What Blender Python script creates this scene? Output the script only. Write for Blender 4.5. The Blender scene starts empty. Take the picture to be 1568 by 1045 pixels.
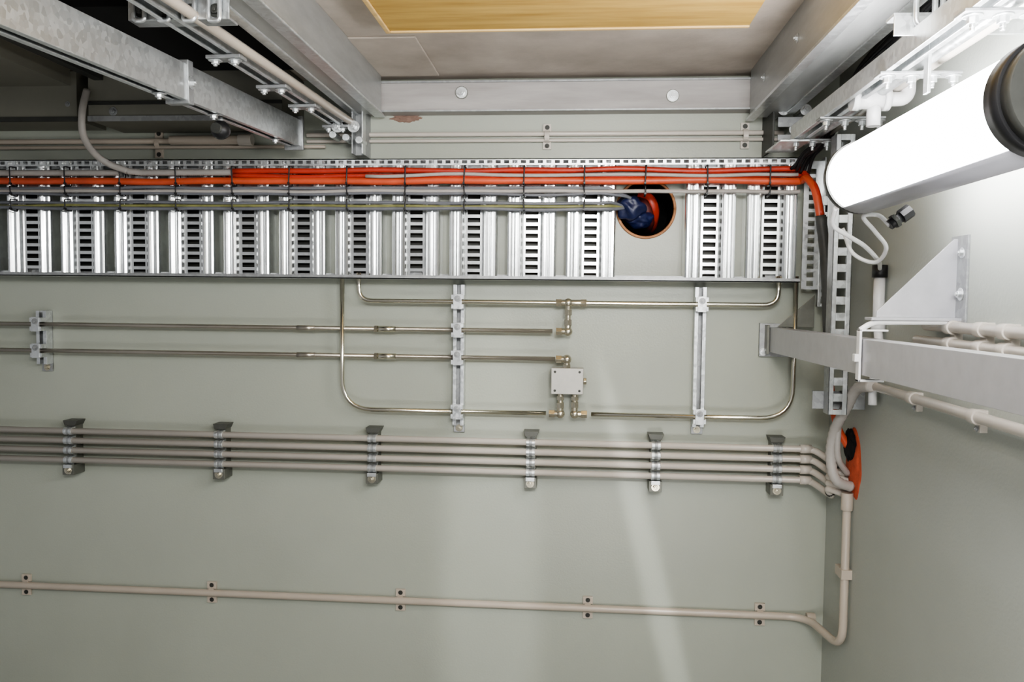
import bpy, bmesh, math, random
from mathutils import Vector, Matrix, noise
random.seed(4)
PW, PH, F, D, CZ = 1568.0, 1045.0, 1254.0, 2.64, 1.6
sc = bpy.context.scene
# ---------------- camera ----------------
cam = bpy.data.cameras.new("camera"); co = bpy.data.objects.new("camera", cam)
sc.collection.objects.link(co); sc.camera = co
cam.sensor_width = 36; cam.lens = 36*F/PW; cam.clip_start = 0.02
R = Matrix.Rotation(math.radians(4.6), 3, 'Z') @ Matrix.Rotation(math.radians(90-3.08), 3, 'X') @ Matrix.Rotation(math.radians(0.6), 3, 'Z')
C = Vector((0, -D, CZ))
co.matrix_world = Matrix.Translation(C) @ R.to_4x4()
def ray(px, py): return R @ Vector(((px-PW/2)/F, -(py-PH/2)/F, -1))
def W(px, py, y=0.0):
    d = ray(px, py); return C + d*((y-C.y)/d.y)
def WX(px, py, x):
    d = ray(px, py); return C + d*((x-C.x)/d.x)
def WZ(px, py, z):
    d = ray(px, py); return C + d*((z-C.z)/d.z)
XR = W(1262, 880, 0).x
ZC = W(870, 119, 0).z

# ---------------- materials ----------------
def lin(c):
    return tuple(((v/255)/12.92 if v/255 <= 0.04045 else ((v/255+0.055)/1.055)**2.4) for v in c)
def mat(name, rgb, metal=0.0, rough=0.5, var=0.1, scale=8.0, bump=0.0, bscale=200.0, kind='noise', rgb2=None, stretch=(1,1,1), rvar=0.0, spec=0.5):
    m = bpy.data.materials.new(name); m.use_nodes = True
    nt = m.node_tree; b = nt.nodes['Principled BSDF']
    c = lin(rgb)
    c2 = lin(rgb2) if rgb2 else tuple(v*(1-var) for v in c)
    if not rgb2: c1 = tuple(min(1, v*(1+var*0.6)) for v in c)
    else: c1 = c
    tc = nt.nodes.new('ShaderNodeTexCoord'); mp = nt.nodes.new('ShaderNodeMapping')
    mp.inputs['Scale'].default_value = stretch
    nt.links.new(tc.outputs['Object'], mp.inputs['Vector'])
    if kind == 'voronoi':
        t = nt.nodes.new('ShaderNodeTexVoronoi'); t.inputs['Scale'].default_value = scale
        bw = nt.nodes.new('ShaderNodeSeparateColor'); nt.links.new(t.outputs['Color'], bw.inputs[0]); fac = bw.outputs[0]
    else:
        t = nt.nodes.new('ShaderNodeTexNoise'); t.inputs['Scale'].default_value = scale; t.inputs['Detail'].default_value = 6
        t.inputs['Roughness'].default_value = 0.6
        fac = t.outputs['Fac']
    nt.links.new(mp.outputs[0], t.inputs['Vector'])
    r = nt.nodes.new('ShaderNodeValToRGB')
    r.color_ramp.elements[0].position = 0.3 if kind != 'voronoi' else 0.0
    r.color_ramp.elements[1].position = 0.7 if kind != 'voronoi' else 1.0
    r.color_ramp.elements[0].color = (*c2, 1); r.color_ramp.elements[1].color = (*c1, 1)
    nt.links.new(fac, r.inputs[0]); nt.links.new(r.outputs[0], b.inputs['Base Color'])
    b.inputs['Metallic'].default_value = metal; b.inputs['Roughness'].default_value = rough
    b.inputs['Specular IOR Level'].default_value = spec
    if rvar:
        mr = nt.nodes.new('ShaderNodeMapRange'); mr.inputs['To Min'].default_value = max(0.05, rough-rvar); mr.inputs['To Max'].default_value = rough+rvar
        nt.links.new(fac, mr.inputs[0]); nt.links.new(mr.outputs[0], b.inputs['Roughness'])
    if bump:
        n2 = nt.nodes.new('ShaderNodeTexNoise'); n2.inputs['Scale'].default_value = bscale; n2.inputs['Detail'].default_value = 3
        nt.links.new(mp.outputs[0], n2.inputs['Vector'])
        bp = nt.nodes.new('ShaderNodeBump'); bp.inputs['Strength'].default_value = bump; bp.inputs['Distance'].default_value = 0.003
        nt.links.new(n2.outputs['Fac'], bp.inputs['Height']); nt.links.new(bp.outputs[0], b.inputs['Normal'])
    return m
M_wall = mat('painted_wall', (161,165,154), rough=0.36, var=0.06, scale=2.2, bump=0.12, bscale=160)
M_wallr = mat('painted_wall_side', (168,172,165), rough=0.5, var=0.05, scale=2.5, bump=0.2, bscale=130)
M_conc = mat('raw_concrete', (198,188,177), rough=0.85, rgb2=(160,150,139), scale=3.5, bump=0.4, bscale=60)
M_floor = mat('concrete_floor', (140,140,136), rough=0.8, var=0.2, scale=5)
M_galv = mat('galvanised_steel', (214,217,218), metal=0.85, rough=0.34, var=0.14, scale=90, kind='voronoi', rvar=0.06)
M_galvd = mat('dull_galvanised_steel', (160,162,163), metal=0.6, rough=0.46, var=0.14, scale=80, kind='voronoi')
M_beam = mat('rolled_galvanised_beam', (176,178,177), metal=0.6, rough=0.38, var=0.15, scale=14, stretch=(3,.6,3), rvar=.06)
M_tray = mat('bright_tray_steel', (240,242,242), metal=0.95, rough=0.21, var=0.08, scale=40, kind='voronoi')
M_bar = mat('grey_primed_steel', (172,168,165), metal=0.1, rough=0.55, rgb2=(142,138,135), scale=7, stretch=(0.4,1,3))
M_rust = mat('rust_patch', (128,104,92), rough=.8, var=.3, scale=40)
M_tube = mat('stainless_tubing', (222,217,202), metal=1.0, rough=0.18, var=0.06, scale=20)
M_tubeb = mat('aged_metal_tubing', (182,175,164), metal=0.85, rough=0.28, var=0.12, scale=12)
M_cond = mat('grey_beige_conduit', (192,185,176), rough=0.26, var=0.05, scale=10)
M_condp = mat('beige_conduit', (180,169,156), rough=0.32, var=0.05, scale=10)
M_brass = mat('nickel_brass_fitting', (198,192,174), metal=0.9, rough=0.26, var=0.1, scale=40)
M_alu = mat('cast_aluminium', (180,178,172), metal=0.4, rough=0.45, var=0.06, scale=60)
M_blk = mat('black_rubber', (26,26,28), rough=0.4, var=0.2, scale=30)
M_dark = mat('dark_steel', (66,67,64), metal=0.4, rough=0.5, var=0.2, scale=20)
M_foot = mat('olive_grey_bracket', (116,117,110), metal=0.6, rough=0.42, var=0.2, scale=20)
M_cap = mat('dark_zinc_foot', (92,93,88), metal=0.5, rough=0.42, var=0.2, scale=20)
M_duct = mat('shadow_grey_sheet', (126,125,115), metal=0.2, rough=0.5, var=0.12, scale=4)
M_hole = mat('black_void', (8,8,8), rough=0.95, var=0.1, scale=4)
M_or = mat('orange_cable_sheath', (202,88,58), rough=0.4, var=0.2, scale=9)
M_or2 = mat('orange_red_cable_sheath', (176,58,42), rough=0.42, var=0.25, scale=12)
M_foam = mat('orange_firestop_foam', (194,88,58), rough=0.8, var=0.3, scale=30, bump=0.8, bscale=60)
M_flex = mat('grey_corrugated_plastic', (168,163,158), rough=0.5, var=0.06, scale=30)
M_blue = mat('dark_blue_plastic', (28,36,74), rough=0.4, var=0.4, scale=20, bump=0.3, bscale=40)
M_white = mat('white_pvc', (214,214,214), rough=0.35, var=0.03, scale=20)
M_lil = mat('light_grey_zinc_steel', (180,180,184), metal=0.45, rough=0.42, var=0.07, scale=30)
M_shell = mat('grey_polycarbonate_shell', (150,150,156), rough=0.3, var=0.03, scale=20)
M_grn = mat('yellow_green_sheath', (130,130,82), rough=0.45, var=0.3, scale=30)
M_gcab = mat('grey_cable_sheath', (110,112,118), rough=0.45, var=0.15, scale=30)
M_wood = mat('plywood_formwork', (208,174,98), rough=0.6, rgb2=(170,134,66), scale=5, stretch=(0.6,6,6), bump=0.15, bscale=40)
M_woode = mat('pine_batten', (222,194,140), rough=0.6, rgb2=(196,162,104), scale=6, stretch=(0.5,8,8))
def emis(name, col, s):
    m = bpy.data.materials.new(name); m.use_nodes = True
    b = m.node_tree.nodes['Principled BSDF']
    b.inputs['Base Color'].default_value = (0.9,0.9,0.9,1); b.inputs['Roughness'].default_value = 0.2
    b.inputs['Emission Color'].default_value = (*col,1); b.inputs['Emission Strength'].default_value = s
    return m
M_lamp = emis('lit_diffuser_tube', (1.0,0.985,1.0), 42)

# ---------------- mesh builder ----------------
class B:
    def __init__(s, name): s.bm = bmesh.new(); s.mats = []; s.name = name
    def mi(s, m):
        if m not in s.mats: s.mats.append(m)
        return s.mats.index(m)
    def obox(s, o, u, v, w, a0, a1, b0, b1, c0, c1, m):
        i = s.mi(m); vs = []
        for a in (a0,a1):
            for b in (b0,b1):
                for c in (c0,c1): vs.append(s.bm.verts.new(o+u*a+v*b+w*c))
        for q in ((0,1,3,2),(4,6,7,5),(0,4,5,1),(2,3,7,6),(0,2,6,4),(1,5,7,3)):
            f = s.bm.faces.new([vs[k] for k in q]); f.material_index = i
    def box(s, lo, hi, m):
        s.obox(Vector((0,0,0)), Vector((1,0,0)), Vector((0,1,0)), Vector((0,0,1)), lo[0],hi[0],lo[1],hi[1],lo[2],hi[2], m)
    def prism(s, poly, o, u, v, w, L, m, smooth=False):
        i = s.mi(m)
        a = [s.bm.verts.new(o+u*p[0]+v*p[1]) for p in poly]
        b = [s.bm.verts.new(o+u*p[0]+v*p[1]+w*L) for p in poly]
        n = len(poly)
        for k in range(n):
            f = s.bm.faces.new((a[k],a[(k+1)%n],b[(k+1)%n],b[k])); f.material_index = i; f.smooth = smooth
        f = s.bm.faces.new(a); f.material_index = i
        f = s.bm.faces.new(b[::-1]); f.material_index = i
    def tube(s, pts, r, m, n=12, fillet=0.0, radii=None, smooth=True):
        pts = [Vector(p) for p in pts]
        if fillet: pts = filletp(pts, fillet)
        i = s.mi(m); rings = []
        t0 = (pts[1]-pts[0]).normalized()
        ref = Vector((0,0,1)) if abs(t0.z) < 0.9 else Vector((1,0,0))
        nrm = t0.cross(ref).normalized()
        for k, p in enumerate(pts):
            if k == 0: t = t0
            elif k == len(pts)-1: t = (pts[k]-pts[k-1]).normalized()
            else: t = ((pts[k+1]-pts[k]).normalized()+(pts[k]-pts[k-1]).normalized()).normalized()
            nrm = (nrm - t*nrm.dot(t)).normalized(); bn = t.cross(nrm)
            rr = radii[k] if radii else r
            rings.append([s.bm.verts.new(p+(nrm*math.cos(2*math.pi*j/n)+bn*math.sin(2*math.pi*j/n))*rr) for j in range(n)])
        for k in range(len(rings)-1):
            for j in range(n):
                f = s.bm.faces.new((rings[k][j],rings[k][(j+1)%n],rings[k+1][(j+1)%n],rings[k+1][j])); f.material_index = i; f.smooth = smooth
        f = s.bm.faces.new(rings[0][::-1]); f.material_index = i
        f = s.bm.faces.new(rings[-1]); f.material_index = i
    def cyl(s, p0, p1, r, m, n=20): s.tube([p0,p1], r, m, n=n, smooth=n > 8)
    def flex(s, pts, r, m, pitch=0.007, n=12):
        pts = [Vector(p) for p in pts]; out = []; rad = []; c = 0
        for a, b in zip(pts, pts[1:]):
            L = (b-a).length; k = max(1, int(L/(pitch/2)))
            for j in range(k):
                out.append(a.lerp(b, j/k)); rad.append(r if c % 2 else r*0.86); c += 1
        out.append(pts[-1]); rad.append(r)
        s.tube(out, r, m, n=n, radii=rad)
    def bolt(s, p, d, r, m, h=None):
        d = Vector(d).normalized(); p = Vector(p); h = h or r*0.9
        s.cyl(p, p+d*h*0.25, r*1.7, m, n=18)
        s.cyl(p+d*h*0.2, p+d*(h*1.1), r, m, n=6)
        s.cyl(p+d*h, p+d*(h*1.6), r*0.5, m, n=12)
    def plate(s, o, u, v, w, L, Wd, t, sl, sw, pitch, m, off=0.0):
        """perforated plate: u length, v width, w thickness; real slots"""
        e = (Wd-sw)/2
        s.obox(o,u,v,w,0,L,0,e,0,t,m); s.obox(o,u,v,w,0,L,Wd-e,Wd,0,t,m)
        a = off; prev = 0
        while a+sl < L:
            s.obox(o,u,v,w,prev,a,e,Wd-e,0,t,m); prev = a+sl; a += pitch
        s.obox(o,u,v,w,prev,L,e,Wd-e,0,t,m)
    def blob(s, c, rad, m, amp=0.15, seed=0, sub=4, fr=3):
        i = s.mi(m)
        g = bmesh.ops.create_icosphere(s.bm, subdivisions=sub, radius=1)
        for v in g['verts']:
            k = 1+amp*noise.noise(v.co*fr+Vector((seed,seed,0)))*2
            v.co = Vector((v.co.x*rad[0]*k, v.co.y*rad[1]*k, v.co.z*rad[2]*k))+Vector(c)
            for f in v.link_faces: f.material_index = i; f.smooth = True
    def finish(s, bevel=0.0):
        bmesh.ops.recalc_face_normals(s.bm, faces=s.bm.faces)
        me = bpy.data.meshes.new(s.name); s.bm.to_mesh(me); s.bm.free()
        for m in s.mats: me.materials.append(m)
        o = bpy.data.objects.new(s.name, me); sc.collection.objects.link(o)
        if bevel:
            b = o.modifiers.new('bevel','BEVEL'); b.width = bevel; b.segments = 2; b.limit_method = 'ANGLE'; b.angle_limit = math.radians(50)
        return o
def filletp(pts, r, seg=8):
    out = [pts[0]]
    for k in range(1, len(pts)-1):
        a, b, c = pts[k-1], pts[k], pts[k+1]
        d1 = (a-b); d2 = (c-b); l = min(r, d1.length*0.49, d2.length*0.49)
        p = b+d1.normalized()*l; q = b+d2.normalized()*l
        for j in range(seg+1):
            t = j/seg; out.append(p*(1-t)**2 + b*2*t*(1-t) + q*t*t)
    out.append(pts[-1]); return out
def spline(pts, seg=8):
    pts = [Vector(p) for p in pts]; P = [pts[0]*2-pts[1]]+pts+[pts[-1]*2-pts[-2]]; out = []
    for k in range(1, len(P)-2):
        for j in range(seg):
            t = j/seg; a,b,c,d = P[k-1],P[k],P[k+1],P[k+2]
            out.append(0.5*((2*b)+(c-a)*t+(2*a-5*b+4*c-d)*t*t+(3*b-a-3*c+d)*t**3))
    out.append(pts[-1]); return out
X, Y, Z = Vector((1,0,0)), Vector((0,1,0)), Vector((0,0,1))
XL = -2.6
# ---------------- room shell ----------------
hc = W(989, 320, 0); HR = 0.092
b = B('wall_back'); T = 0.25; sq = 0.14
b.box((XL,0,0),(hc.x-sq,T,ZC+0.1),M_wall); b.box((hc.x+sq,0,0),(XR+0.2,T,ZC+0.1),M_wall)
b.box((hc.x-sq,0,0),(hc.x+sq,T,hc.z-sq),M_wall); b.box((hc.x-sq,0,hc.z+sq),(hc.x+sq,T,ZC+0.1),M_wall)
N = 48; ci=[]; so=[]; cb=[]
for k in range(N):
    a = 2*math.pi*k/N; c_, s_ = math.cos(a), math.sin(a); q = sq/max(abs(c_),abs(s_))
    ci.append(b.bm.verts.new((hc.x+HR*c_,0,hc.z+HR*s_))); so.append(b.bm.verts.new((hc.x+q*c_,0,hc.z+q*s_)))
    cb.append(b.bm.verts.new((hc.x+HR*c_,T,hc.z+HR*s_)))
for k in range(N):
    j=(k+1)%N
    f=b.bm.faces.new((so[k],so[j],ci[j],ci[k])); f.material_index=0
    f=b.bm.faces.new((ci[k],ci[j],cb[j],cb[k])); f.material_index=b.mi(M_dark)
f=b.bm.faces.new(cb); f.material_index=b.mi(M_hole)
b.finish()
b = B('wall_right'); b.box((XR,-4.2,0),(XR+0.2,0,ZC+0.1),M_wallr); b.finish()
b = B('ceiling'); b.box((XL,-4.2,ZC),(XR,0,ZC+0.1),M_conc); b.finish()
b = B('floor'); b.box((XL,-4.2,-0.1),(XR+0.2,T,0),M_floor); b.finish()

# ---------------- top: bar, formwork ----------------
b = B('bolted_steel_bar')
x0, x1 = W(560,145,-.05).x, W(1156,145,-.05).x
zt, zb = W(860,122,-.05).z, W(860,170,-.05).z
b.box((x0,-.05,zb),(x1,-.0,zt),M_bar)
b.box((x0,-.058,zb),(x1,-.05,zb+.005),M_galvd)
b.box((x0,-.056,zt-.006),(x1,-.05,zt),M_galvd)
for px,py in ((707,142),(1030,147)):
    p = W(px,py,-.05); b.cyl((p.x,-.05,p.z),(p.x,-.053,p.z),.020,M_foot,n=24); b.bolt((p.x,-.053,p.z),(0,-1,0),.0105,M_galv)
p=W(622,186,-.0); b.blob((p.x,-.0,p.z+.012),(.045,.003,.014),M_rust,amp=.35,seed=9)
b.finish(.002)
pw0 = WZ(870,43,ZC-.03)
b = B('plywood_formwork_panel')
xa = W(597,40,pw0.y).x; xb = W(1148,44,pw0.y).x
b.box((xa,-1.9,ZC-.03),(xb,pw0.y,ZC),M_wood)
b.box((xa,pw0.y,ZC-.034),(xb,pw0.y+.010,ZC),M_woode)
b.box((xa-.012,-1.9,ZC-.034),(xa,pw0.y+.010,ZC),M_woode)
b.finish(.002)
b = B('concrete_patch_slab')
x2 = W(656,80,-.25).x; xq=W(566,80,-.2).x
b.box((xq,-.44,ZC-.006),(x2,-.06,ZC),M_conc); b.finish(.003)

# ---------------- overhead channels ----------------
def channel(b, p0, p1, w, h, m, t=0.004, lip=0.012, open_='down', slots=False):
    p0, p1 = Vector(p0), Vector(p1); ax = (p1-p0); L = ax.length; ax.normalize()
    u = ax.cross(Z).normalized(); v = u.cross(ax).normalized()
    hw, hh = w/2, h/2
    poly = [(-hw,-hh),(-hw,hh),(hw,hh),(hw,-hh),(hw-lip,-hh),(hw-lip,-hh+t),(hw-t,-hh+t),(hw-t,hh-t),(-hw+t,hh-t),(-hw+t,-hh+t),(-hw+lip,-hh+t),(-hw+lip,-hh)]
    if open_ == 'up': poly = [(a,-c) for a,c in poly]
    b.prism(poly, p0, u, v, ax, L, m)
    return u, v, ax
b = B('ceiling_beam')
p = W(540,175,-.06); q = W(584,175,-.06)
b.box((p.x,-3.2,p.z),(q.x,-.06,ZC),M_beam)
b.box((p.x-.006,-3.2,p.z-.004),(p.x+.022,-.03,p.z+.004),M_galv); b.box((q.x-.03,-3.2,p.z-.004),(q.x+.006,-.03,p.z+.004),M_galv)
b.finish(.003)
b = B('ceiling_beam')
p = W(1148,180,-.06); q = W(1205,180,-.06)
b.box((p.x,-3.2,p.z),(q.x,-.06,ZC),M_beam)
b.box((p.x-.006,-3.2,p.z-.004),(p.x+.02,-.03,p.z+.004),M_galv); b.box((q.x-.02,-3.2,p.z-.004),(q.x+.006,-.03,p.z+.004),M_galv)
for k in range(6):
    b.bolt((p.x,-.25-.35*k,(p.z+ZC)/2),(-1,0,0),.007,M_galv)
b.finish(.003)
# strut A
b = B('cantilever_strut_channel')
pA = W(450,204,-.12); nA = W(0,6,-1.40); dA = (nA-pA); eA = pA+dA*1.5
u,v,ax = channel(b,pA,eA,.045,.080,M_galv,lip=.014)
tA = 0.56; cA = pA+dA*tA
b.obox(cA,u,v,ax,-.028,.028,-.048,.048,-.012,.012,M_galvd)
b.bolt(cA+u*.028*(1 if u.x>0 else -1),X,.009,M_galv)
for t_ in (.43,.63,.12):
    c_ = pA+dA*t_; b.bolt(c_-v*.041,-v,.009,M_galv)
b.obox(pA,u,v,ax,-.03,.03,-.052,.052,-.006,.004,M_galvd)
b.finish(.0015)
b = B('rubber_stop_knob')
c_ = pA+dA*.40-v*.040
b.cyl(c_,c_-Z*.02,.006,M_galv)
kp = c_-Z*.032
b.blob(kp,(.024,.024,.024),M_blk,amp=0,sub=3); b.cyl(kp-Y*.030,kp+Y*.0,.013,M_dark)
b.finish()
# strut 2
b = B('strut_channel_rail')
p2 = W(522,186,-.08); n2 = W(250,8,-1.1); d2 = n2-p2
u,v,ax = channel(b,p2,p2+d2*1.6,.042,.042,M_galv,lip=.010,open_='down')
b.tube([p2+X*.045-Z*.01,p2+d2*1.6+X*.045-Z*.01],.011,M_condp)
for t_ in (.04,.30,.5,.75):
    c_ = p2+d2*t_
    b.obox(c_,u,v,ax,-.04,.04,-.03,-.022,-.018,.018,M_galvd)
    b.bolt(c_-v*.03+X*.02,-v,.009,M_galv); b.bolt(c_-v*.03-X*.025,-v,.009,M_galv)
b.finish(.0012)
b = B('cross_strut_clamp')
ya = -1.05
p = W(205,14,ya); q = W(358,26,ya)
zz=(p.z+q.z)/2
b.box((p.x,ya-.02,zz-.02),(q.x,ya+.02,zz-.015),M_galvd); b.box((p.x,ya-.022,zz-.02),(q.x,ya-.018,zz+.022),M_galv)
for px in (225,262,300,338):
    c_ = W(px,30,ya); b.tube([c_+Vector((-.011,-.03,.04)),c_+Vector((-.011,-.03,-.012)),c_+Vector((.011,-.03,-.012)),c_+Vector((.011,-.03,.04))],.0045,M_galv,fillet=.008)
    b.bolt(c_+Vector((0,-.022,0.01)),(0,-1,0),.008,M_dark)
b.finish(.001)
b = B('strut_hanger_bracket')
p=W(548,175,-.09); q=W(548,236,-.09)
b.box((p.x-.018,-.10,q.z),(p.x-.014,-.06,p.z+.02),M_galvd); b.box((p.x+.014,-.10,q.z),(p.x+.018,-.06,p.z+.02),M_galv)
b.box((p.x-.018,-.064,q.z),(p.x+.018,-.0,p.z+.02),M_galvd)
p=W(520,186,-.11)
b.box((p.x-.03,-.13,p.z-.006),(p.x+.05,-.07,p.z),M_galv); b.bolt((p.x,-.13,p.z-.02),(0,-1,0),.011,M_galv); b.bolt((p.x+.05,-.13,p.z-.02),(0,-1,0),.011,M_galv)
for k in range(3):
    c_=W(512+k*20,208+k*4,-.1); b.cyl(c_+Y*.04,c_-Y*.02,.011,M_galv)
b.finish(.001)

# ---- dark duct / enclosure upper left
b = B('ventilation_duct')
p=W(135,150,-.2); q=W(432,184,-.2)
b.box((p.x,-.2,q.z+.004),(q.x,-.0,ZC-.005),M_duct)
b.box((p.x,-.206,q.z),(q.x,-.196,q.z+.016),M_galvd); b.box((p.x,-.206,q.z+.05),(q.x,-.196,q.z+.06),M_dark)
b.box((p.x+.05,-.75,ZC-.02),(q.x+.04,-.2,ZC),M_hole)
b.box((p.x+.02,-.78,ZC-.045),(p.x+.05,-.2,ZC),M_dark)
b.bolt((p.x+.08,-.2,q.z+.03),(0,-1,0),.008,M_galvd)
b.finish(.002)
b = B('grey_enclosure_box')
p=W(-80,60,-.16); q=W(118,184,-.16)
b.box((p.x-.3,-.16,q.z),(q.x,0,ZC-.005),M_duct)
b.box((p.x-.3,-.9,ZC-.05),(q.x-.02,-.16,ZC-.0),M_duct)
b.box((p.x-.3,-.166,q.z-.004),(q.x+.004,-.156,q.z+.01),M_dark)
for zz in (.05,.16):
    b.bolt((q.x-.03,-.16,q.z+zz),(0,-1,0),.005,M_galvd)
b.finish(.002)

# ---------------- saddle clamp helper ----------------
def saddle(b, x, z, r=.011, m=M_condp, h=.036, w=.016, y0=0.0):
    b.box((x-w,y0-.008,z-h),(x+w,y0,z-r),m); b.box((x-w,y0-.008,z+r),(x+w,y0,z+h),m)
    pts=[]
    for k in range(9):
        a=math.pi*k/8; pts.append(((r+.003)*math.cos(a), (r+.003)*math.sin(a)+r*0.6))
    poly=[(r+.003,0)]+pts+[(-(r+.003),0)]+[(-r,0)]+[(r*math.cos(a),r*math.sin(a)+r*.6) for a in [math.pi*(8-k)/8 for k in range(9)]]+[(r,0)]
    b.prism(poly,Vector((x-w*.6,y0,z)),Z,-Y,X,w*1.2,m)
    for s_ in (-1,1): b.bolt((x,y0-.008,z+s_*(h-.011)),(0,-1,0),.0045,M_dark)
b = B('thin_upper_conduits')
za = W(840,205,-.012).z; zb_ = W(840,213,-.012).z
xL_, xR_ = W(470,205,-.012).x, W(1200,210,-.012).x
b.tube([(xL_,-.012,za),(xR_,-.012,za)],.0075,M_cond); b.tube([(xL_,-.012,zb_-.004),(xR_,-.012,zb_-.004)],.0055,M_cond)
for px in (838,1140):
    x=W(px,208,0).x; saddle(b,x,(za+zb_)/2,r=.016,h=.04,m=M_cond,w=.013)
b.finish(.0008)
b = B('thin_upper_conduits')
zl=W(150,217,-.012).z
b.tube([(W(-60,217,0).x,-.014,zl),(W(378,217,0).x,-.014,zl)],.009,M_condp)
b.tube([(W(-60,224,0).x,-.014,zl-.02),(W(500,224,0).x,-.014,zl-.02)],.006,M_condp)
b.tube([(W(268,217,0).x,-.03,zl),(W(372,217,0).x,-.03,zl)],.015,M_condp); b.tube([(W(372,217,0).x,-.03,zl),(W(392,217,0).x,-.03,zl)],.019,M_cond)
saddle(b,W(245,217,0).x,zl-.008,r=.014,h=.045,m=M_condp,w=.013)
b.finish(.0008)

# ---------------- cable tray ----------------
b = B('cable_tray')
yT=-.07
zt = W(784,243,-.1).z; zb = W(784,429,-.1).z
tx0, tx1 = W(-90,300,-.07).x, W(1224,300,-.07).x
for z_, s_ in ((zt,-1),(zb,1)):
    b.box((tx0,-.105,min(z_,z_+s_*.003)),(tx1,-.012,max(z_,z_+s_*.003)),M_galv)
    if s_==-1:
        b.plate(Vector((tx0,-.105,z_-.020)),X,Z,Y,tx1-tx0,.020,.003,.016,.010,.026,M_galv)
    else:
        b.box((tx0,-.105,z_),(tx1,-.102,z_+.012),M_galvd)
    b.box((tx0,-.033,min(z_,z_+s_*.018)),(tx1,-.03,max(z_,z_+s_*.018)),M_galvd)
def sheet(pl,t=.002): return pl+[(a,c+t) for a,c in pl[::-1]]
zlo, zhi = zb+.003, zt-.003; H = zhi-zlo
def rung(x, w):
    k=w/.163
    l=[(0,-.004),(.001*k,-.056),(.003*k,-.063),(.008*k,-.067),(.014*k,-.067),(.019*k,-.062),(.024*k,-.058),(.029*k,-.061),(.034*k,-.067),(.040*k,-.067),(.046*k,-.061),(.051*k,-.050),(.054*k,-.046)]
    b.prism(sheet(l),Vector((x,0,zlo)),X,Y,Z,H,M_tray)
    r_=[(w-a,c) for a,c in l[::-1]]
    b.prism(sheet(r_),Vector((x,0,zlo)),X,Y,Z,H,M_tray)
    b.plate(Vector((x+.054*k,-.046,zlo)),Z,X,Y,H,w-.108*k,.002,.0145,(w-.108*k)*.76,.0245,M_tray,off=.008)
    b.box((x+.004,-.006,zlo),(x+w-.004,-.004,zhi),M_dark)  # dark backing sheet added as painted shade behind the rung
g = W(769,340,yT).x; pitch = (W(861,340,yT).x-W(506,340,yT).x)/4
for k in range(-11,2):
    x = g+pitch*k+.014
    if x > tx0-.1: rung(x, pitch-.028)
x = W(1049,340,yT).x
for k in range(2): rung(x+k*pitch, pitch-.028)
for px in (60,330,640,1065,1180):
    xx=W(px,340,0).x; b.box((xx-.02,-.032,zb+.0),(xx+.02,0,zb+.035),M_galvd); b.box((xx-.02,-.032,zt-.04),(xx+.02,0,zt),M_galvd)
xe = W(1229,340,yT).x
b.plate(Vector((xe,-.075,zb-.02)),Z,X,Y,H+.02,.05,.003,.016,.02,.026,M_galv,off=.01)
b.box((xe+.05,-.11,zb-.02),(xe+.054,-.01,zt),M_galv)
b.finish()

# ---------------- cables on tray ----------------
def run(b, px0, px1, py, y, r, m, wob=.003, seed=0, dz=0, n=10, endpts=None):
    z = W(784,py,y).z+dz; xa, xb = W(px0,py,y).x, W(px1,py,y).x
    pts=[]; x=xa
    while x < xb:
        pts.append(Vector((x,y+wob*.4*noise.noise(Vector((x*5,seed,3))), z+wob*2*noise.noise(Vector((x*4,seed,0)))))); x+=.05
    pts.append(Vector((xb,y,z)))
    if endpts: pts += spline([pts[-1]]+endpts)[1:]
    b.tube(pts,r,m,n=n)
    return pts
yc=-.084
foam = WX(1306,712,XR)
def drop(o):
    return [W(1238,273,-.12)+o, W(1250,290,-.16)+o, W(1258,330,-.18)+o, W(1266,400,-.18)+o, W(1270,500,-.18)+o, W(1274,590,-.18)+o, W(1284,650,-.22)+o, Vector((XR-.01,foam.y+.02,foam.z+.05))]
b = B('orange_power_cable')
run(b,348,1228,261,yc,.0088,M_or2,seed=1,wob=.004,endpts=drop(Vector((0,0,0)))[:3])
run(b,-90,1228,277,yc,.0110,M_or,seed=2,wob=.003,endpts=drop(Vector((-.004,.004,0))))
run(b,560,1222,268,yc-.012,.0055,M_flex,seed=3,wob=.004)
run(b,352,1228,269,yc-.002,.0070,M_or2,seed=8,wob=.003,endpts=drop(Vector((.004,.006,0)))[:3])
b.finish()
b = B('dark_cable_sleeve')
b.tube(spline([q_+Vector((-.002,.004,0)) for q_ in drop(Vector((0,0,0)))[2:5]]+[W(1272,545,-.178)]),.0155,mat('dark_grey_sleeve',(74,75,74),rough=.5,var=.2,scale=20),n=16)
b.finish()
b = B('grey_flexible_conduit')
z_=W(200,265,yc).z
pts = spline([W(133,138,-.21),W(126,170,-.235),W(127,205,-.23),W(142,232,-.17),W(165,250,-.13),W(195,262,-.105)])
xx=W(205,266,yc).x
b.tube(pts,.0105,M_flex)
pp=[pts[-1]]+[Vector((xx+.03+k*.06,yc-.010,z_)) for k in range(6)]
b.flex(pp,.0110,M_flex)
b.flex([Vector((W(-90,266,yc).x,yc-.006,z_)),Vector((W(185,266,yc).x,yc-.006,z_))],.0105,M_flex)
b.finish()
b = B('control_cable_bundle')
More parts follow.
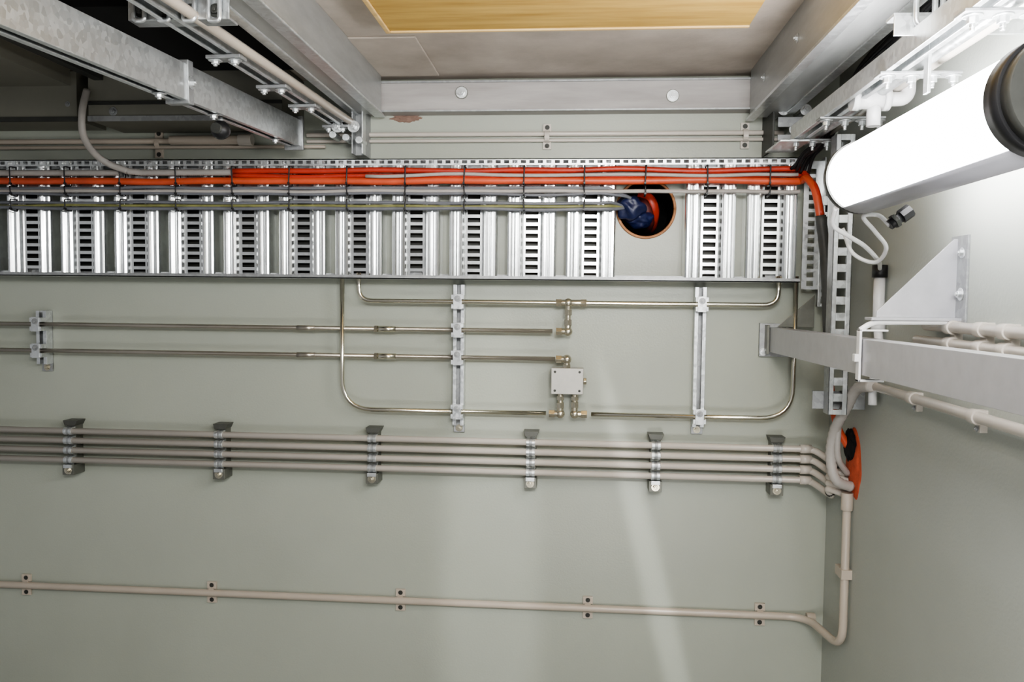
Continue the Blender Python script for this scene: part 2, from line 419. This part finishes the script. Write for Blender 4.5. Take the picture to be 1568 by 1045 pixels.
for j,(py,r,m) in enumerate(((288,.0055,M_gcab),(293,.006,M_flex),(297,.0045,M_gcab),(311,.005,M_gcab),(316,.0045,M_grn),(320,.0055,M_gcab))):
    if j<3: run(b,-90,1225 if j==1 else 930,py,yc-.002*j,r,m,wob=.003,seed=10+j,endpts=None if j==1 else [hc+Vector((-.06,-.06,.03)),hc+Vector((-.03,.0,.02)),hc+Vector((0,.1,.0))])
    else: run(b,-90,915,py,yc-.001*j,r,m,wob=.003,seed=10+j,endpts=[W(940,py,-.075),hc+Vector((-.05,-.01,.004*j-.02)),hc+Vector((-.02,.1,-.02))])
b.finish()
b = B('cable_ties')
tie0=W(22,270,yc).x
for k in range(15):
    x=tie0+k*pitch*1.005
    for (pa,pb) in ((254,285),(285,301),(306,325)):
        if x>W(915,300,yc).x and pa>300: continue
        zt_,zb2=W(784,pa,yc).z,W(784,pb,yc).z
        dx=random.uniform(-.002,.002)
        c1=Vector((x+dx,yc+.012,zt_))
        b.tube([c1,Vector((x+dx,yc-.022,zt_-.002)),Vector((x-dx,yc-.022,zb2+.002)),Vector((x-dx,yc+.012,zb2)),c1-Vector((.001,0,.001))],.0023,M_blk,n=6,fillet=.006)
        b.box((x-dx-.003,yc-.026,zb2+.004),(x-dx+.003,yc-.018,zb2+.009),M_blk)
b.finish()
# cable entry
b = B('cable_entry_seal')
ring=[hc+Vector((HR*math.cos(a)*.985,-.004,HR*math.sin(a)*.985)) for a in [2*math.pi*k/48 for k in range(49)]]
b.tube(ring,.0045,mat('orange_brown_sealant',(172,122,86),rough=.6,var=.3,scale=30),n=8)
b.finish()
b = B('blue_cable_wrap_bag')
b.blob(hc+Vector((-.050,-.02,-.000)),(.044,.04,.040),M_blue,amp=.18,seed=3,fr=1.8)
b.blob(hc+Vector((-.02,.02,-.03)),(.04,.04,.028),M_blue,amp=.18,seed=7,fr=1.8)
b.finish()
b = B('red_cable_in_entry')
M_dr=mat('dark_red_cable',(84,34,32),rough=.5,var=.3,scale=20)
b.tube(spline([hc+Vector((-.01,.08,.05)),hc+Vector((.015,.05,.035)),hc+Vector((.030,.06,0)),hc+Vector((.03,.12,-.04)),hc+Vector((.03,.22,-.05))]),.018,M_or2)
b.tube(spline([hc+Vector((-.02,.07,.03)),hc+Vector((.0,.03,.01)),hc+Vector((.016,.07,-.04)),hc+Vector((.0,.22,-.06))]),.018,M_dr)
b.finish()

# ---------------- instrument tubing ----------------
yp=-.052
L1=W(870,464,yp).z; L2b=W(300,500,yp).z; L3b=W(300,541,yp).z; L4=W(870,634,yp).z
xf1,xf2=W(870,480,yp).x, W(868,560,yp).x
b = B('stainless_tubing_loop')
r=.0072
xo=W(524,520,yp).x; xo2=W(1216,540,yp).x
b.tube([(xo,yp,zb+.02),(xo,yp,L4),(W(836,632,yp).x,yp,L4)],r,M_tube,fillet=.10)
b.tube([(W(905,632,yp).x,yp,L4),(xo2,yp,L4),(xo2,yp,zb+.02)],r,M_tube,fillet=.10)
xi=W(550,440,yp).x; xi2=W(1192,440,yp).x
b.tube([(xi,yp-.004,zb+.02),(xi,yp-.004,L1),(xi2,yp-.004,L1),(xi2,yp-.004,zb+.02)],r,M_tube,fillet=.09)
xs=W(-80,500,yp).x
b.tube([(xs,yp+.004,L2b),(W(846,502,yp).x,yp+.004,L2b)],r,M_tubeb)
b.tube([(xs,yp+.004,L3b),(W(850,545,yp).x,yp+.004,L3b)],r,M_tubeb)
for L_ in (L2b,L3b):
    x=W(592,500,yp).x
    b.cyl((x-.035,yp+.004,L_),(x+.03,yp+.004,L_),r*1.35,M_tube); b.cyl((x-.04,yp+.004,L_),(x-.03,yp+.004,L_),r*1.6,M_brass,n=6)
    x=W(468,500,yp).x; b.cyl((x-.03,yp+.004,L_),(x+.03,yp+.004,L_),r*1.2,M_tubeb)
b.finish()
b = B('compression_fittings')
def nut(p,d,r=.013,l=.018): 
    p=Vector(p); d=Vector(d); b.cyl(p-d*l/2,p+d*l/2,r,M_brass,n=6)
def elbow(p,d1,d2,l=.030,r=.010):
    p=Vector(p);d1=Vector(d1);d2=Vector(d2)
    b.tube([p+d1*l,p,p+d2*l],r,M_brass,n=14,fillet=.006); nut(p+d1*l,d1); nut(p+d2*l,d2)
    b.blob(p,(.0145,.0145,.0145),M_brass,amp=0,sub=3)
elbow((xf1,yp-.002,L1),(-1,0,0),(0,0,-1)); b.cyl((xf1,yp-.002,L1),(xf1+.05,yp-.002,L1),.010,M_brass); nut((xf1+.048,yp,L1),(1,0,0))
elbow((xf1,yp-.002,L2b),(-1,0,0),(0,0,1),l=.028); b.cyl((xf1,yp,L2b+.02),(xf1,yp,L1-.02),.0085,M_brass)
elbow((xf1-.002,yp-.002,L3b),(-1,0,0),(0,0,-1),l=.026)
xe1,xe2=W(858,625,yp).x,W(880,625,yp).x
elbow((xe1,yp-.002,L4),(-1,0,0),(0,0,1),l=.027); elbow((xe2,yp-.002,L4),(1,0,0),(0,0,1),l=.03)
nut((xe1,yp,L4+.05),(0,0,1),l=.012); nut((xe2,yp,L4+.05),(0,0,1),l=.012)
b.cyl((xe1,yp,L4+.02),(xe1,yp,L4+.08),.0085,M_brass); b.cyl((xe2,yp,L4+.02),(xe2,yp,L4+.08),.0085,M_brass)
b.finish(.0006)
b = B('valve_manifold_block')
p=W(844,564,-.07); q=W(893,605,-.07)
b.box((p.x,-.07,q.z),(q.x,-.02,p.z),M_alu)
b.box((p.x+.01,-.02,q.z+.02),(q.x-.01,0,p.z-.02),M_alu)
for fx in (.12,.88):
    for fz in (.14,.86):
        b.cyl((p.x+(q.x-p.x)*fx,-.0715,q.z+(p.z-q.z)*fz),(p.x+(q.x-p.x)*fx,-.066,q.z+(p.z-q.z)*fz),.0042,M_dark,n=14)
b.cyl((q.x,-.05,(p.z+q.z)/2),(q.x+.01,-.05,(p.z+q.z)/2),.012,M_brass,n=6)
b.finish(.002)
# ---- vertical support rails
def rail(px, pyt, pyb, zs, w=.018):
    b = B('pipe_support_rail')
    x=W(px,(pyt+pyb)/2,-.02).x; zt_,zb_=W(px,pyt,-.03).z,W(px,pyb,-.03).z
    b.box((x-w,-.004,zb_),(x+w,0,zt_),M_galvd)
    b.box((x-w,-.034,zb_+.02),(x-w+.003,-.004,zt_),M_galv); b.box((x+w-.003,-.034,zb_+.02),(x+w,-.004,zt_),M_galv)
    b.box((x-w,-.036,zb_+.02),(x-w*.35,-.034,zt_),M_galv); b.box((x+w*.35,-.036,zb_+.02),(x+w,-.034,zt_),M_galv)
    for z_ in zs:
        b.box((x-w*1.1,-.066,z_-.022),(x+w*1.1,-.036,z_-.0075),M_galv); b.box((x-w*1.1,-.066,z_+.0075),(x+w*1.1,-.036,z_+.022),M_galv)
        b.box((x-w*.75,-.068,z_-.024),(x+w*.75,-.0615,z_+.024),M_galv)
        b.bolt((x,-.068,z_+.010),(0,-1,0),.006,M_galvd); 
    b.bolt((x,-.008,zb_+.008),(0,-1,0),.007,M_brass)
    b.box((x-w,-.008,zb_-.006),(x+w,0,zb_+.022),M_galvd)
    return b.finish(.0015)
rail(703,436,661,(L1,L2b,L3b,L4))
rail(1070,440,664,(L1,L4))
rail(68,476,567,(L2b,L3b))

# ---------------- four conduit bundle ----------------
yb=-.055
zbs=[W(700,py,yb).z for py in (675,690,705.5,721)]
b = B('conduit_bundle')
for j,z_ in enumerate(zbs):
    xE=W(1236,700,yb).x
    end=[Vector((xE+.03-.003*j,yb-.015,z_-.008)),Vector((xE+.075-.010*j,yb-.07-.01*j,z_-.045+.008*j)),Vector((XR-.05,foam.y+.05,foam.z-.03-.018*j)),Vector((XR+.0,foam.y+.02,foam.z-.03-.022*j))]
    pts=[Vector((W(-90,690,yb).x,yb,z_)),Vector((xE,yb,z_))]+spline([Vector((xE,yb,z_))]+end)[1:]
    b.tube(pts,.0105,M_cond,n=14)
    b.cyl((xE-.022,yb,z_),(xE+.012,yb,z_),.0138,M_cond)
    b.tube([end[1].lerp(end[2],.35),end[1].lerp(end[2],.6)],.014,M_dark)
b.finish()
for px,py in ((113,690),(341,692),(573,695),(813,703),(1003,706),(1187,708)):
    b = B('conduit_clamp_bracket')
    x=W(px,700,-.03).x; zt_=zbs[0]; zb_=zbs[3]
    b.box((x-.016,-.040,zb_-.034),(x+.016,0,zt_+.030),M_foot)
    b.prism([(-.024,.034),(.026,.034),(.018,.017),(-.018,.017)],Vector((x,-.05,zt_)),X,Z,Y,.05,M_cap)
    b.box((x-.020,-.062,zb_-.050),(x+.020,0,zb_-.016),M_foot)
    b.box((x-.014,-.068,zb_-.026),(x+.014,-.05,zb_-.014),M_galv)
    b.bolt((x,-.062,zb_-.034),(0,-1,0),.008,M_brass)
    for z_ in zbs:
        r_=.0130
        poly=[(r_*math.cos(math.pi*k/10),r_*math.sin(math.pi*k/10)) for k in range(11)]+[(-r_,-.016),(r_,-.016)]
        b.prism(poly,Vector((x-.014,yb,z_)),Z,-Y,X,.010,M_galv); b.prism(poly,Vector((x+.004,yb,z_)),Z,-Y,X,.010,M_galv)
        b.prism([(a*.96,c*.94) for a,c in poly],Vector((x-.005,yb,z_)),Z,-Y,X,.010,M_galvd)
    b.finish(.0012)
# bottom conduit
b = B('lower_conduit')
z0=W(700,924,-.014).z
xw=XR-.055
py_=foam.y-.01
xd=XR-.016
zf=foam.z-.10
b.tube([(W(-90,920,0).x,-.014,z0),(xw,-.014,z0),(xd,py_-.0,z0+.0),(xd,py_,z0+.25),(xd,py_,zf)],.0118,M_condp,n=14,fillet=.07)
x=W(1240,937,0).x; b.cyl((x-.014,-.014,z0),(x+.012,-.014,z0),.0145,M_condp)
b.cyl((xd,py_,zf-.03),(xd,py_,zf+.02),.0165,M_condp)
for px in (43,326,614,900,1163): saddle(b,W(px,925,0).x,z0,r=.0118,m=M_condp)
zc_=WX(1303,880,XR).z
b.box((XR-.03,py_-.015,zc_-.014),(XR,py_+.045,zc_+.014),M_condp)
b.finish(.0008)

# ---------------- firestop + right wall -------
b = B('firestop_foam_seal')
b.blob((XR+.002,foam.y-.005,foam.z),(.009,.066,.100),M_foam,amp=.16,seed=5,fr=1.6)
b.blob((XR-.004,foam.y+.015,foam.z+.055),(.012,.048,.046),M_hole,amp=.12,seed=1)
b.finish()
b = B('flexible_cable_conduit')
b.flex(spline([Vector((XR-.03,WX(1335,592,XR-.03).y,WX(1335,592,XR-.03).z)),W(1312,596,-.38),W(1296,625,-.33),W(1278,660,-.28),W(1272,700,-.26),W(1280,735,-.27),Vector((XR-.01,foam.y-.02,foam.z-.06))]),.0155,M_flex,pitch=.012,n=14)
b.tube(spline([W(1290,600,-.31),W(1284,650,-.29),W(1283,700,-.27),Vector((XR-.01,foam.y+.01,foam.z-.03))]),.009,M_flex)
b.finish()
# perforated vertical strut
b = B('perforated_strut')
ys=-.36
p=W(1281,205,ys); q=W(1311,205,ys); zb_=W(1295,636,ys).z
wS=q.x-p.x
b.plate(Vector((p.x,ys,zb_)),Z,X,Y,p.z-zb_,wS,.003,.022,.024,.044,M_galv,off=.014)
b.box((p.x,ys,zb_),(p.x+.003,ys+.045,p.z),M_galvd); b.box((p.x+wS-.003,ys,zb_),(p.x+wS,ys+.045,p.z),M_galvd)
b.box((p.x-.03,ys+.042,zb_+.01),(XR,ys+.047,zb_+.06),M_galvd); b.box((p.x,ys+.042,p.z-.08),(XR,ys+.047,p.z-.03),M_galvd)
b.finish(.001)
b = B('perforated_strut')
p=W(1257,300,-.12); zb2=W(1257,470,-.12).z
b.plate(Vector((p.x,-.12,zb2)),Z,X,Y,p.z-zb2,.03,.003,.02,.012,.034,M_galv,off=.01)
b.box((p.x+.027,-.12,zb2),(p.x+.03,-.0,p.z),M_galvd)
b.finish(.001)

# support arm
b = B('support_arm_channel')
pa=W(1186,520,-.02); pxn=pa.x
o=Vector((pxn,-.02,pa.z)); e=Vector((pxn,-1.75,pa.z+.012))
channel(b,o,e,.042,.076,M_lil,lip=.013,open_='down')
b.box((pxn-.045,-.016,pa.z-.055),(pxn+.06,0,pa.z+.05),M_galvd)
b.bolt((pxn-.033,-.016,pa.z-.04),(0,-1,0),.007,M_galv); b.bolt((pxn+.045,-.016,pa.z+.03),(0,-1,0),.007,M_galv)
b.box((pxn-.03,-.05,pa.z-.045),(pxn-.022,-.016,pa.z+.045),M_foot)
b.prism([(0,0),(.11,0),(.11,.10)],Vector((pxn+.0,-.05,pa.z+.040)),X,Z,Y,-.004,M_foot)
b.finish(.0015)
b = B('arm_strap_clamp')
ysx = -D+1.77
zc0=pa.z+.004
b.box((pxn-.028,ysx-.010,zc0-.050),(pxn-.023,ysx+.010,zc0+.060),M_white)
b.box((pxn-.028,ysx-.010,zc0+.056),(pxn+.03,ysx+.010,zc0+.060),M_white)
b.box((pxn-.028,ysx-.010,zc0-.050),(pxn+.025,ysx+.010,zc0-.045),M_white)
b.box((pxn-.036,ysx-.008,zc0-.008),(pxn-.023,ysx+.008,zc0+.008),M_white)
b.tube([(pxn-.025,ysx,zc0+.058),(pxn+.0,ysx+.0,zc0+.075),(XR-.0,ysx,zc0+.078)],.006,M_white,fillet=.02)
b.finish(.0012)
# triangular wall bracket
b = B('triangular_wall_bracket')
yk=-D+1.79
P=[W(1342,486,yk),W(1462,366,yk),W(1474,380,yk),W(1474,492,yk)]
zl_=P[0].z; zt_=P[1].z; xr=XR
poly=[(P[0].x,zl_),(P[0].x,zl_+.012),(xr-.012,zt_),(xr,zt_),(xr,zl_-.0)]
b.prism([(a,c) for a,c in poly],Vector((0,yk,0)),X,Z,Y,.004,M_lil)
b.box((P[0].x-.02,yk-.03,zl_-.006),(xr,yk+.012,zl_),M_lil)
b.box((xr-.005,yk-.045,zl_-.012),(xr,yk+.03,zt_+.006),M_galvd)
b.bolt((xr-.005,yk-.022,zl_+.05),(-1,0,0),.008,M_galv); b.bolt((xr-.005,yk-.022,zt_-.03),(-1,0,0),.007,M_galv)
b.finish(.0012)
# right wall conduits
def rw_pipe(name, px, py, off, r, m, y0, y1, clamps, extra=False):
    b=B(name); q=WX(px,py,XR-off); z=q.z
    b.cyl((XR-off,y0,z),(XR-off,y1,z),r,m)
    if extra: b.cyl((XR-off,y0+.05,z-.034),(XR-off,y1,z-.034),r*.9,m)
    for cy in clamps:
        b.cyl((XR-off,cy-.014,z),(XR-off,cy+.014,z),r*1.3,m)
        if extra: b.cyl((XR-off,cy-.014,z-.034),(XR-off,cy+.014,z-.034),r*1.2,m)
        zz=z-(.034 if extra else 0)
        b.box((XR-off+.004,cy-.012,zz-r*2.6),(XR,cy+.012,z+r*1.2),m)
        b.bolt((XR-off+.004,cy,zz-r*2.0),(-1,0,0),.0045,M_galvd)
    return b, z
def yat(px): return WX(px,520,XR-.02).y
b,z=rw_pipe('wall_conduit_pair',1500,505,.02,.0115,M_cond,yat(1418),-2.3,[yat(1455),yat(1502),yat(1540),-1.9],extra=True); b.finish(.0008)
b,z=rw_pipe('wall_conduit_lower',1415,615,.018,.0115,M_cond,yat(1325),-2.3,[yat(1400),yat(1497),-1.8]); b.finish(.0008)
b=B('vertical_wall_conduit')
p=WX(1347,424,XR-.018); q=WX(1347,505,XR-.018)
b.cyl((p.x,p.y,q.z),(p.x,p.y,p.z),.014,M_white); b.cyl((p.x,p.y,p.z-.002),(p.x,p.y,p.z+.03),.019,M_blk)
b.cyl((p.x,p.y,q.z-.004),(p.x,p.y,q.z+.025),.018,M_white)
b.tube(spline([(p.x,p.y,q.z),(p.x,p.y-.01,q.z-.05),(p.x,p.y+.02,q.z-.14),(p.x,p.y+.02,q.z-.2)]),.011,M_white)
b.finish()

# ---------------- luminaire ----------------
b = B('fluorescent_luminaire')
f0=W(1319,272,-.85); lx,lz=f0.x,f0.z; yn=-1.53; rT=.072
b.cyl((lx,-.86,lz),(lx,yn,lz),rT,M_lamp,n=48)
sh=[]
for k in range(15):
    a=math.radians(-122+ k*6.8); sh.append(((rT+.004)*math.cos(a),(rT+.004)*math.sin(a)))
sh2=[(x_*.965,z_*.965) for x_,z_ in sh[::-1]]
b.prism(sh+sh2,Vector((lx,-.86,lz)),X,Z,-Y,(-.86-yn),M_shell,smooth=True)
def ringp(y0,y1,r0,m): b.cyl((lx,y0,lz),(lx,y1,lz),r0,m,n=48)
ringp(-.862,-.842,rT+.004,M_dark); ringp(-.844,-.832,rT-.004,M_lil)
ringp(yn-.0,yn-.035,rT+.004,M_blk); ringp(yn-.035,yn-.06,rT+.000,M_dark); ringp(yn-.06,yn-.09,rT-.02,M_blk); ringp(yn-.09,yn-.096,rT-.035,M_dark)
for y_ in (-1.0,-1.36):
    b.box((lx+.02,y_-.015,lz+.05),(XR,y_+.015,lz+.056),M_galv); b.box((XR-.005,y_-.02,lz+.0),(XR,y_+.02,lz+.12),M_galv)
b.finish()
b = B('luminaire_cable')
g0=W(1362,345,-.86); g1=W(1394,322,-.86)
b.cyl(g0,g0.lerp(g1,.6),.011,M_blk,n=16); b.cyl(g0.lerp(g1,.55),g1,.015,M_blk,n=8); b.cyl(g0.lerp(g1,.2),g0.lerp(g1,.35),.016,M_dark,n=6)
b.tube(spline([W(1280,318,-.84),W(1276,345,-.8),W(1300,362,-.78),W(1325,378,-.76),W(1345,400,-.7),Vector((p.x,p.y,p.z+.02))]),.005,M_white)
b.tube(spline([g0,W(1345,330,-.84),W(1322,332,-.83),W(1340,355,-.82),W(1357,380,-.8),W(1340,402,-.75),W(1306,388,-.73),W(1290,350,-.72)]),.0045,M_white)
b.finish()

# ---------------- right overhead strut, conduits, clamps, black cables -------------
b = B('overhead_rail_with_conduits')
yF=-.25
base=W(1222,205,yF)
p2=Vector((base.x,yF,base.z))
channel(b,p2,p2+Vector((0,-2.6,0)),.041,.041,M_galv,open_='down')
for j,(dx,dz,r_,m) in enumerate(((.055,.0,.013,M_galv),(.095,.012,.012,M_cond))):
    b.cyl(p2+Vector((dx,.12,dz)),p2+Vector((dx,-2.6,dz)),r_,m)
for yy in (-.27,-.55,-.95,-1.3):
    c_=Vector((p2.x,yy,p2.z))
    b.box((c_.x-.03,yy-.02,c_.z-.026),(c_.x+.125,yy+.02,c_.z-.021),M_galvd)
    for dx in (-.01,.035,.075,.115):
        b.bolt((c_.x+dx,yy,c_.z-.026),(0,0,-1),.009,M_galv,h=.012)
        b.cyl((c_.x+dx,yy,c_.z-.03),(c_.x+dx,yy,c_.z-.05),.004,M_galv,n=8)
b.box((p2.x-.06,-.30,p2.z-.03),(p2.x+.02,-.12,p2.z-.025),M_galv)
b.finish(.001)
b = B('corner_strut_bracket')
p=W(1190,150,-.1)
b.box((p.x-.0,-.12,p.z-.09),(p.x+.14,-.115,p.z-.06),M_galvd); b.box((p.x,-.12,p.z-.13),(p.x+.10,-.115,p.z-.112),M_galvd)
for k in range(4):
    c_=W(1200+k*17,168+(k%2)*30,-.13); b.bolt(c_,(0,-1,0),.010,M_galv); b.cyl(c_+Y*.13,c_,.006,M_galv)
b.box((p.x-.02,-.14,p.z-.16),(p.x-.014,-.0,p.z+.02),M_dark)
b.finish(.001)
b = B('black_cable_bundle')
for k in range(6):
    o=Vector((random.uniform(-.015,.015),random.uniform(-.02,.02),random.uniform(-.015,.015)))
    b.tube(spline([W(1212+5*k,258+2*k,-.10)+o*.4,W(1232+3*k,240,-.14)+o,W(1256+4*k,222-3*k,-.22)+o,W(1275+4*k,196-8*k,-.3)+o,W(1296+5*k,150-10*k,-.5)+o,Vector((XR-.05-.01*k,-1.0,ZC-.06))]),.005,M_blk)
b.finish()
b = B('white_pvc_tee')
yq=-.72
c0=W(1330,152,yq)
b.cyl(c0+Vector((-.03,0,.0)),c0+Vector((.035,0,0)),.022,M_white); b.cyl(c0+Vector((-.037,0,0)),c0+Vector((-.022,0,0)),.025,M_white)
b.cyl(c0+Vector((.03,0,0)),c0+Vector((.044,0,0)),.026,M_white)
b.cyl(c0+Vector((.012,0,0)),c0+Vector((.012,0,-.06)),.015,M_white)
b.tube([c0+Vector((.04,0,0)),c0+Vector((.085,0,0)),c0+Vector((.085,-.0,.09)),c0+Vector((.085,-.5,.09))],.016,M_white,fillet=.03)
b.finish()
b = B('lamp_mounting_strut')
yy=-1.08
p=W(1380,30,yy)
b.box((p.x-.02,yy-.02,p.z-.0),(XR,yy+.02,p.z+.006),M_galv); b.box((p.x-.02,yy-.022,p.z-.035),(XR,yy-.018,p.z),M_galv)
for k in range(3):
    cx=p.x+.03+k*.045
    b.tube([(cx-.016,yy-.03,p.z+.04),(cx-.016,yy-.03,p.z-.02),(cx+.016,yy-.03,p.z-.02),(cx+.016,yy-.03,p.z+.04)],.005,M_galv,fillet=.014)
b.box((p.x+.05,yy+.0,p.z-.13),(p.x+.056,yy+.02,p.z),M_galv)
b.finish(.001)

# ---------------- lights ----------------
def area(name, loc, tgt, sx, sy, e, col=(1,1,1)):
    l=bpy.data.lights.new(name,'AREA'); l.shape='RECTANGLE'; l.size=sx; l.size_y=sy; l.energy=e; l.color=col
    o=bpy.data.objects.new(name,l); sc.collection.objects.link(o); o.location=loc
    o.rotation_euler=(Vector(tgt)-Vector(loc)).to_track_quat('-Z','Y').to_euler(); return o
area('room_fluorescent_light',(.2,-3.0,2.15),(.0,0,1.3),1.0,.25,43,(1,.995,.98))
area('ceiling_batten_light',(.2,-1.9,2.2),(.1,-.1,1.2),.10,.8,12,(1,.99,.97))
area('ceiling_fill_uplight',(.3,-2.6,.35),(.2,-.5,ZC),.7,.4,14,(1,.99,.97))  # added low fill aimed upward to brighten the ceiling
def slit(name, loc, tgt, roll, ang, sx, e):
    l=bpy.data.lights.new(name,'SPOT'); l.energy=e; l.spot_size=math.radians(ang); l.spot_blend=.8; l.shadow_soft_size=.02
    o=bpy.data.objects.new(name,l); sc.collection.objects.link(o)
    q=(Vector(tgt)-Vector(loc)).to_track_quat('-Z','Y').to_matrix().to_4x4()
    o.matrix_world=Matrix.Translation(loc)@q@Matrix.Rotation(math.radians(roll),4,'Z')@Matrix.Diagonal((sx,1,1,1)); return o
slit('wall_streak_spot',(-.1,-2.9,2.1),W(752,860,0),0,36,.20,120)  # added narrow spot, lays the upright bright streak on the wall
slit('wall_streak_spot',(.2,-2.9,2.1),W(1000,890,0),16,30,.06,200)  # added too, for the slanted streak
w=bpy.data.worlds.new('world'); sc.world=w; w.use_nodes=True
w.node_tree.nodes['Background'].inputs[0].default_value=(.97,.985,1,1); w.node_tree.nodes['Background'].inputs[1].default_value=.33
try: sc.view_settings.look = 'AgX - Medium High Contrast'
except Exception as ex: print(ex)
